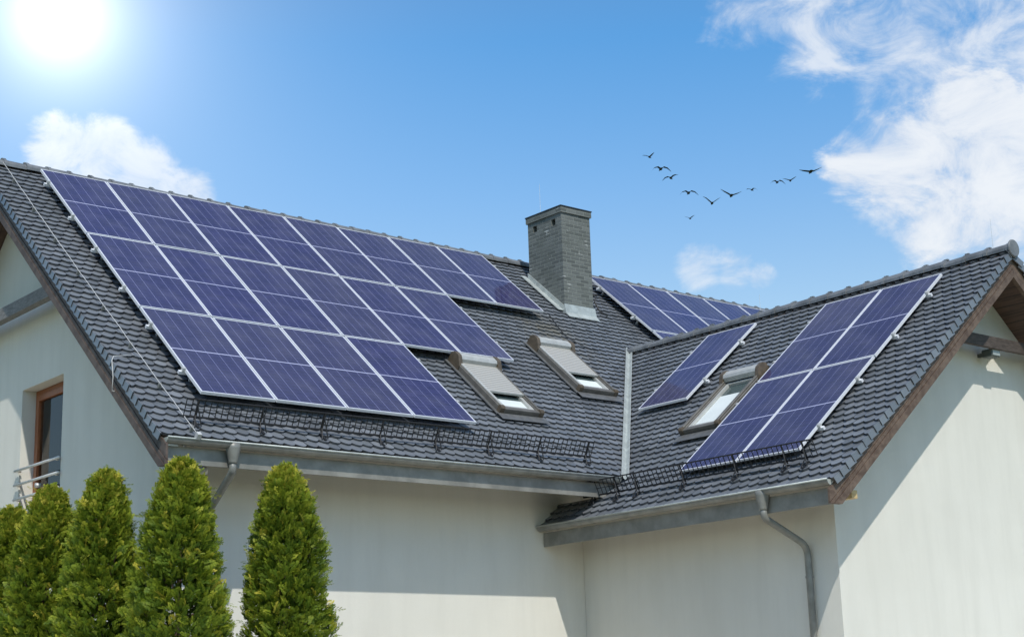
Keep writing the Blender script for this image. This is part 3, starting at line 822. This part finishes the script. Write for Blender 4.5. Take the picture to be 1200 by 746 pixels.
# ---------------- lightning conductor, rods, cables
bm = bmesh.new(); pts = []
for k in range(40):
    d = dT+.1+(7.20-dT-.1)*k/39; pts.append(mp(-.44+.10*(k/39)**2+RND.gauss(0, .0008), d, .055+.003*math.sin(k*1.3)))
tube(bm, pts, .0048, 6); cable = obj('lightning_cable', bm, M_CABLE, house, smooth=True)
for k in range(3, 39, 5):
    bm = bmesh.new(); p = pts[k]; box(bm, (-.018, -.018, -.055), (.018, .018, .004), (p, UX, DM, NM)); obj('cable_clip', bm, M_ZINC, cable)
bm = box(bmesh.new(), (-.025, -.03, -.05), (.025, .03, .02), (mp(-.33, 7.17, .055), UX, DM, NM)); obj('cable_clip', bm, M_CABLE, cable)
bm = bmesh.new(); b0 = mp(VM_X0-.03, 5.55, .01)
tube(bm, [mp(VM_X0+.3, 5.35, .03), mp(VM_X0, 5.45, .03), mp(VM_X0-.03, 5.50, .0), b0-V((0, 0, .18)), b0-V((0, -.02, .34)), V((XGAB-.1, b0.y+.1, b0.z-.40))], .0065, 6)
obj('lightning_cable', bm, M_CABLE, house, smooth=True)
for p, h in (((9.60, -5.0, ZRW), .35), ((9.60, -9.2, ZRW), .48), ((9.08, -.5, 10.18), .58)):
    bm = bmesh.new(); tube(bm, [V(p), V(p)+V((0, 0, h))], [.0035, .002], 6); obj('lightning_rod', bm, M_GALV, house)
bm = bmesh.new()
tube(bm, [mp(9.85, 1.02, .10), mp(9.98, .96, .16), mp(10.05, 1.06, .20), mp(9.96, 1.16, .12), mp(10.0, 1.34, .03), mp(10.12, 1.45, .012)], .014, 6)
tube(bm, [mp(9.80, 1.06, .12), mp(9.95, 1.05, .17), mp(10.06, .98, .15)], .012, 6)
obj('loose_cable', bm, M_BLACKCABLE, house, smooth=True)
bm = bmesh.new()
pts = [mp(8.55, 2.20, .02), mp(8.75, 2.62, .012), mp(8.85, 2.95, .012), mp(9.15, 2.9, .012)]
tube(bm, [mp(8.62-.25, 1.95, .06), mp(8.35, 2.3, .014), mp(8.28, 2.65, .014), mp(8.42, 2.95, .014), mp(8.65, 3.05, .014)], .009, 6)
obj('loose_cable', bm, M_BLACKCABLE, house, smooth=True)

# ------------------------------------------------------------------ lamps on the walls
t = thing('floodlight', 'small dark floodlight on the right gable wall under the timber beam', 'lamp', (9.6, YGAB, 6.08))
bm = box(bmesh.new(), (9.50, -9.08, 6.03), (9.69, -8.91, 6.135)); obj('housing', bm, M_LAMPBOX, t, bev=.012)
bm = box(bmesh.new(), (9.515, -9.084, 6.045), (9.675, -9.0805, 6.12)); obj('lens', bm, M_LENS, t)
bm = box(bmesh.new(), (9.57, -8.91, 6.06), (9.62, YGAB+.002, 6.11)); obj('bracket', bm, M_LAMPBOX, t)
t = thing('floodlight', 'small white spotlight on an arm under the left end of the grey eave', 'lamp', (-.02, -4.5, 4.40))
bm = bmesh.new(); tube(bm, [(-.08, -4.62, 4.80), (-.08, -4.62, 4.44)], .014, 8); tube(bm, [(-.20, -4.62, 4.445), (.10, -4.62, 4.44)], .015, 8); obj('arm', bm, M_WHITEPL, t, smooth=True)
bm = bmesh.new(); tube(bm, [(.04, -4.62, 4.44), (.06, -4.63, 4.44), (.16, -4.66, 4.43), (.19, -4.67, 4.43)], [.03, .045, .05, .04], 14); obj('lamp_head', bm, M_WHITEPL, t, smooth=True)

# ------------------------------------------------------------------ solar panels
PW, PH, CW, CH = 1.015, 2.11643, .997, 2.088
bm = ring(bmesh.new(), 0, 0, CW, CH, .0165, -.036, 0); 
bmesh.ops.recalc_face_normals(bm, faces=bm.faces); ME_FRAME = bpy.data.meshes.new('frame'); bm.to_mesh(ME_FRAME); bm.free(); ME_FRAME.materials.append(M_ALU)
bm = bmesh.new(); uvl = bm.loops.layers.uv.new('UVMap')
i0 = .016
top = [bm.verts.new((x, y, -.0025)) for x, y in ((i0, i0), (CW-i0, i0), (CW-i0, CH-i0), (i0, CH-i0))]
bot = [bm.verts.new((v.co.x, v.co.y, -.009)) for v in top]
f = bm.faces.new(top)
for l, q in zip(f.loops, ((.012, .008), (.988, .008), (.988, .992), (.012, .992))): l[uvl].uv = q
f.loops[0][uvl].uv = (-.004, -.003); f.loops[1][uvl].uv = (1.004, -.003); f.loops[2][uvl].uv = (1.004, 1.003); f.loops[3][uvl].uv = (-.004, 1.003)
bm.faces.new(bot[::-1])
for k in range(4): bm.faces.new((bot[k], bot[(k+1) % 4], top[(k+1) % 4], top[k]))
ME_CELL = bpy.data.meshes.new('cells'); bm.to_mesh(ME_CELL); bm.free(); ME_CELL.materials.append(M_CELLS)
bm = box(bmesh.new(), (CW/2-.06, CH-.2, -.034), (CW/2+.06, CH-.1, -.0095))
bmesh.ops.recalc_face_normals(bm, faces=bm.faces); ME_BOX = bpy.data.meshes.new('junction_box'); bm.to_mesh(ME_BOX); bm.free(); ME_BOX.materials.append(M_BLACKCABLE)
ORD = ['first', 'second', 'third', 'fourth', 'fifth', 'sixth', 'seventh', 'eighth']
def panel(fr, label, group):
    O, X, Y, N = fr
    o = thing('solar_panel', label, 'solar panel', (0, 0, 0), group)
    m = Matrix(((X.x, Y.x, N.x, O.x), (X.y, Y.y, N.y, O.y), (X.z, Y.z, N.z, O.z), (0, 0, 0, 1)))
    m = m @ Matrix.Rotation(RND.gauss(0, .0016), 4, 'X') @ Matrix.Rotation(RND.gauss(0, .0016), 4, 'Y')
    o.matrix_basis = m
    for nm, me in (('frame', ME_FRAME), ('cells', ME_CELL), ('junction_box', ME_BOX)): link(nm, me, None, o, local=True)
    return o
TOPN = .16; TOPW = .09
GMAIN, GFAR, GWING = 'solar panels of the long stepped array', 'solar panels right of the chimney', 'solar panels on the wing slope'
for r, n in ((0, 8), (1, 6), (2, 4)):
    for c in range(n):
        lab = '%s panel from the left in the %s row of the long stepped array' % (ORD[c], ('top', 'middle', 'bottom')[r])
        if c == n-1: lab = 'panel at the right end of the %s row of the long stepped array' % ('top', 'middle', 'bottom')[r]
        panel((mp(c*PW+.009, (r+1)*PH-.014 - (0), TOPN), UX, -DM, NM), lab, GMAIN)
T2 = 10.6085
def shift(d): return d - OM.y/math.cos(PM)*0
for r, n in ((0, 5), (1, 1)):
    for c in range(n):
        lab = '%s panel counted from the chimney in the row behind the wing ridge' % ORD[c]
        if r: lab = 'panel showing only a corner above the wing ridge, below the first row'
        panel((mp(T2+c*PW+.009, (r+1)*PH-.014, TOPN), UX, -DM, NM), lab, GFAR)
WY0 = -6.6133
d_off = ((OW.x-9.18473)/math.cos(QW)) - TOPW*math.tan(QW)      # array top measured along the slope
WO = V((9.18473, WY0, 7.23751))
def wfr(c, r, a=0, b=0):
    P0 = WO + DW*((r+1)*PH-.014+a) - UY*(c*PW+.009+b)
    return (P0, -UY, -DW, NW)
for r in range(2):
    for c in range(2):
        panel(wfr(c, r), '%s %s solar panel of the block of four on the wing slope' % (('upper', 'lower')[r], ('left', 'right')[c]), GWING)
panel(wfr(0, 0, -.0227, -2.3716), 'lone solar panel on the wing slope left of its roof window', GWING)

# rails with end clamps
def rails(fr_of, x0, x1, ys, n_top, label, group):
    for i, y in enumerate(ys):
        O, X, Y, N = fr_of(y)
        t = thing('mounting_rail', label[i], 'mounting rail', O + X*x0 + N*n_top, group)
        bm = box(bmesh.new(), (x0-.065, -.02, n_top-.078), (x1+.065, .02, n_top-.0385), (O, X, Y, N)); obj('rail', bm, M_ALU, t)
        for x in (x0, x1):
            s = -1 if x == x0 else 1
            bm = box(bmesh.new(), (min(x+s*.002, x+s*.034), -.022, n_top-.038), (max(x+s*.002, x+s*.034), .022, n_top+.004), (O, X, Y, N))
            box(bm, (min(x-s*.010, x+s*.03), -.022, n_top+.004), (max(x-s*.010, x+s*.03), .022, n_top+.009), (O, X, Y, N)); obj('end_clamp', bm, M_GALV, t)
        k = int((x1-x0)/1.2)+1
        for q in range(k+1):
            x = x0+.12+(x1-x0-.24)*q/k
            bm = box(bmesh.new(), (x-.016, -.02, .0), (x+.016, .014, n_top-.078), (O, X, Y, N)); obj('roof_hook', bm, M_GALV, t)
rows = ('top', 'middle', 'bottom')
for r, n in ((0, 8), (1, 6), (2, 4)):
    rails(lambda d: (mp(0, d, 0), UX, -DM, NM), 0.009, n*PW-.009, [r*PH+PH*f for f in (.21, .74)], TOPN,
          ['%s rail under the %s row of the long stepped array' % (q, rows[r]) for q in ('upper', 'lower')], 'rails under the long array')
rails(lambda d: (mp(0, d, 0), UX, -DM, NM), T2+.009, T2+5*PW-.009, [PH*f for f in (.21, .74)], TOPN,
      ['%s rail under the panel row right of the chimney' % q for q in ('upper', 'lower')], 'rails right of the chimney')
wr = lambda b: (lambda d: (WO + DW*d - NW*TOPW - UY*b, -UY, -DW, NW))
rails(wr(0), .009, 2*PW-.009, [PH*f for f in (.25, .75, 1.25, 1.75)], TOPW,
      ['%s rail under the block of four on the wing, clamp showing at the right edge' % q for q in ('topmost', 'second', 'third', 'lowest')], 'rails on the wing slope')
rails(wr(-2.3716), .009, PW-.018, [PH*f-.0227 for f in (.25, .75)], TOPW,
      ['%s rail under the lone wing panel, clamp showing at its right edge' % q for q in ('upper', 'lower')], 'rails on the wing slope')

# ------------------------------------------------------------------ thujas
def thuja(loc, H, R, seed, label, tips=1):
    rs = np.random.RandomState(seed)
    t = thing('thuja_tree', label, 'conifer', loc, 'columnar thuja trees in front of the house')
    # lumps and hollows give the crown its uneven outline
    nl = 90
    la = rs.rand(nl)*2*np.pi; lz = rs.rand(nl)**.8*H; lr = rs.uniform(.08, .20, nl); lh = rs.normal(.0, .17, nl)
    lead = [((-1)**i*rs.uniform(.06, .13)*(tips > 1), rs.uniform(-.05, .05), H-rs.uniform(.0, .10)*i) for i in range(tips)]
    def radius(a, z):
        q = np.clip((H-z)/H, 0, 1)
        r = R*np.minimum(1, (q/.36+.002)**.40)*(1-.06*np.clip(q-.6, 0, 1))
        da = np.abs((a[:, None]-la[None]+np.pi) % (2*np.pi)-np.pi)*R
        g = np.exp(-((da/lr)**2+((z[:, None]-lz)/(lr*1.6))**2))
        return r*(1+np.clip((g*lh).sum(1), -.38, .22))
    unit = lambda v: v/(np.linalg.norm(v, axis=-1, keepdims=True)+1e-9)
    F = 7600                                  # flat fans of scale leaves
    z = H*(1-rs.rand(F)**1.30*.98); a = rs.rand(F)*2*np.pi
    inner = rs.rand(F) < .30
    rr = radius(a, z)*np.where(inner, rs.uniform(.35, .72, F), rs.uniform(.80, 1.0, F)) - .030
    rr = np.maximum(rr, 0)
    base = np.stack([rr*np.cos(a), rr*np.sin(a), z-.06], 1)
    k = int(F*.018)
    for i in range(k):                        # upright leader shoots at the top
        l = lead[i % tips]; q = rs.rand()**1.2*.42
        base[i] = (l[0]+rs.normal(0, .006+.10*q), l[1]+rs.normal(0, .006+.10*q), l[2]-.06-q); inner[i] = False
    outv = np.stack([np.cos(a), np.sin(a), np.zeros(F)], 1); tanv = np.stack([-np.sin(a), np.cos(a), np.zeros(F)], 1)
    topf = np.clip((z/H-.86)/.14, 0, 1)[:, None]
    D = unit(outv*rs.uniform(.25, 1.0, F)[:, None]*(1-.7*topf) + np.array([0, 0, 1.0])*rs.uniform(.35, 1.0, F)[:, None] + tanv*rs.normal(0, .50, F)[:, None])
    D[:k] = unit(rs.normal(0, .22, (k, 3)) + np.array([0, 0, 1.0]))
    S = unit(np.cross(D, outv*rs.normal(0, .7, F)[:, None] + tanv*rs.normal(0, .7, F)[:, None] + rs.normal(0, .2, (F, 3))))
    Nn = np.cross(D, S)
    LF = rs.uniform(.075, .15, F)
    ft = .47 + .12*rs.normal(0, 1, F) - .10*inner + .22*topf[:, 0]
    curl = rs.normal(0, .75, F)
    quads, tints = [], []
    M_ = 11
    for m in range(M_):
        s_ = (m+.5)/M_; sg = 1 if m % 2 else -1
        if m == M_-1: ang = 0
        else: ang = sg*(.95-.35*s_)
        b0 = base + D*(s_*LF*.80)[:, None] + Nn*(curl*LF*s_*s_*.5)[:, None]
        ax = unit(D*math.cos(ang) + S*math.sin(ang) + Nn*(curl*s_*.8 + rs.normal(0, .15, F))[:, None])
        ln = LF*(.46-.22*abs(s_-.35))*rs.uniform(.75, 1.15, F)
        sd = unit(np.cross(Nn, ax))
        for (p_, l_, an) in ((0, 1.0, 0), (.25, .5, .75), (.32, .5, -.75), (.55, .42, .7), (.62, .40, -.7)):
            q0 = b0 + ax*(p_*ln)[:, None]
            a2 = ax*math.cos(an) + sd*math.sin(an); pw = np.cross(Nn, a2); ll = (l_*ln)[:, None]
            w = (.0030 + .0022*rs.rand(F)[:, None])*np.where(inner, 2.6, 1)[:, None]
            quads.append(np.stack([q0, q0+a2*ll*.55+pw*w, q0+a2*ll, q0+a2*ll*.55-pw*w], 1))
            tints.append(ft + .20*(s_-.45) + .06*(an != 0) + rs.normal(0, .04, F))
    Q = np.stack(quads, 1).reshape(-1, 4, 3); tin = np.stack(tints, 1)
    tin[rs.rand(F) > .985] = .96
    me = bpy.data.meshes.new('crown')
    n = len(Q)
    me.vertices.add(n*4); me.vertices.foreach_set('co', Q.reshape(-1).astype(np.float32))
    me.loops.add(n*4); me.loops.foreach_set('vertex_index', np.arange(n*4, dtype=np.int32))
    me.polygons.add(n); me.polygons.foreach_set('loop_start', np.arange(0, n*4, 4, dtype=np.int32)); me.polygons.foreach_set('loop_total', np.full(n, 4, dtype=np.int32))
    me.update()
    at = me.attributes.new('tint', 'FLOAT', 'FACE'); at.data.foreach_set('value', np.clip(tin.reshape(-1), 0, 1).astype(np.float32))
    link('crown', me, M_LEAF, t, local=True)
    bm = bmesh.new(); tube(bm, [(0, 0, -.05), (.01, 0, .5), (0, .015, H*.5), (0, 0, H*.93)], [.075, .06, .04, .008], 10)
    for i in range(90):
        zz = rs.uniform(.25, H*.88); aa = rs.rand()*6.283; r1 = float(radius(np.array([aa]), np.array([zz+.1]))[0])*.75
        tube(bm, [(0, 0, zz), (r1*.6*math.cos(aa), r1*.6*math.sin(aa), zz+.05), (r1*math.cos(aa), r1*math.sin(aa), min(H-.08, zz+.22))], [.014, .010, .004], 5)
    obj('trunk', bm, M_BARK, t, smooth=True, local=True)
    return t
thuja((-1.83, -4.0, 0), 3.92, .42, 3, 'small thuja at the left edge of the picture, leftmost of the row', 2)
thuja((-1.80, -4.9, 0), 4.04, .425, 5, 'thuja in front of the railing of the wooden window', 1)
thuja((-1.60, -5.8, 0), 4.11, .435, 8, 'thuja with twin tips between the window and the tallest thuja', 2)
thuja((-1.17, -6.6, 0), 4.15, .49, 13, 'tall broad thuja in front of the house corner and gutter end', 2)
thuja((.05, -6.6, 0), 4.17, .435, 21, 'thuja standing apart on the right, in front of the shaded front wall', 2)

# ------------------------------------------------------------------ birds
def bird(px, py, span_px, l, rgt, head, label):
    """l, rgt: wing outlines as (sideways, up) joints in half-span units; head: heading angle round the vertical"""
    dist = 112.0; c = CAM + sdir(px, py)*dist
    k = dist/1882.6                                   # metres per picture pixel out there
    S = span_px*k*1.12
    h = math.radians(head)
    F = V((cf.x, cf.y, 0)).normalized(); F.rotate(Matrix.Rotation(h, 3, 'Z')); Rr = F.cross(V((0, 0, 1))).normalized(); Uu = V((0, 0, 1))
    o_p = lambda f_, s_, u_: c + F*f_ + Rr*s_ + Uu*u_
    bm = bmesh.new(); bl = S*.36
    sec = [(-.62, .006, .0), (-.50, .10, -.004), (-.30, .07, .0), (0, .115, 0), (.25, .105, .004), (.45, .05, .018), (.72, .034, .03), (.82, .045, .034), (.92, .03, .032), (1.0, .006, .028)]
    rings = []
    for s, r, z in sec:
        fl = .35 if s < -.35 else 1
        rings.append([bm.verts.new(o_p(s*bl, r*bl*1.9*math.cos(t_), z*bl*2+r*bl*1.5*fl*math.sin(t_))) for t_ in [2*math.pi*q/8 for q in range(8)]])
    for i in range(len(rings)-1):
        for q in range(8): bm.faces.new((rings[i][q], rings[i][(q+1) % 8], rings[i+1][(q+1) % 8], rings[i+1][q]))
    bm.faces.new(rings[0][::-1]); bm.faces.new(rings[-1])
    for sg, pts in ((-1, l), (1, rgt)):
        J = [(0, 0)] + list(pts); ch_ = [.74, .70, .50, .10]; sw = [0, .06, -.02, -.22]
        rg = []
        for (a_, b_), cc, w in zip(J, ch_, sw):
            x = sg*a_*S*.5; zz = b_*S*.5
            prof = [(.5, 0), (.2, .05), (-.2, .035), (-.5, 0), (-.2, -.01), (.2, -.015)]
            rg.append([bm.verts.new(o_p((f_*cc+w)*S*.30, x, zz+z_*cc*S*.62)) for f_, z_ in prof])
        for i in range(len(rg)-1):
            for q in range(6): bm.faces.new((rg[i][q], rg[i][(q+1) % 6], rg[i+1][(q+1) % 6], rg[i+1][q]))
        bm.faces.new(rg[-1])
    o = obj('bird', bm, M_BIRD, smooth=True)
    o.data.transform(Matrix.Translation(-c)); o.location = c
    tag(o, label, 'bird', 'birds flying in a line')
UPW = [(.30, .22), (.62, .38), (.98, .46)]
DNW = [(.30, .22), (.66, .10), (1.0, -.30)]
FLT = [(.32, .06), (.66, .05), (1.0, .12)]
B = [(761, 184, 15, [(.3, .22), (.65, .34), (1, .36)], [(.25, .2), (.5, .36), (.8, .5)], -25, 'topmost bird at the left end of the flock, wings raised'),
     (774.5, 198, 21, DNW, DNW, 10, 'bird second from the left with wings arched down, below the topmost bird'),
     (786, 208.5, 18, [(.3, .2), (.65, .12), (1, -.25)], [(.3, .25), (.6, .3), (.95, .2)], -20, 'bird third from the left with half spread wings'),
     (807, 226, 20, DNW, DNW, 5, 'bird with wings arched down, directly above the lowest bird'),
     (808.5, 256, 11, UPW, UPW, -25, 'lowest and smallest bird, flying below the line'),
     (834.5, 238, 19, [(.3, .3), (.62, .6), (1, .75)], [(.3, .22), (.62, .42), (.95, .58)], 0, 'bird at the bottom of the V with wings raised high'),
     (857, 229, 22, [(.3, .22), (.65, .42), (1, .62)], [(.3, .10), (.65, .2), (1.0, .34)], 0, 'bird with wide tilted wings, right of the bottom of the V'),
     (881, 222.5, 13, [(.3, .2), (.6, .3), (.9, .2)], DNW, -30, 'small bird with drooping right wing in the middle of the right branch'),
     (911, 213.5, 16, DNW, [(.3, .26), (.66, .12), (1.0, -.32)], 5, 'bird with arched wings, third from the right end'),
     (926, 211.5, 15, [(.3, .16), (.62, .28), (1, .36)], [(.3, .18), (.62, .34), (.9, .44)], -15, 'bird with raised wings, second from the right end'),
     (950, 201, 24, [(.32, .06), (.66, .10), (1.0, .14)], [(.3, .06), (.62, .18), (1.0, .34)], 0, 'largest bird with outstretched wings at the right end of the flock')]
for b in B: bird(*b)
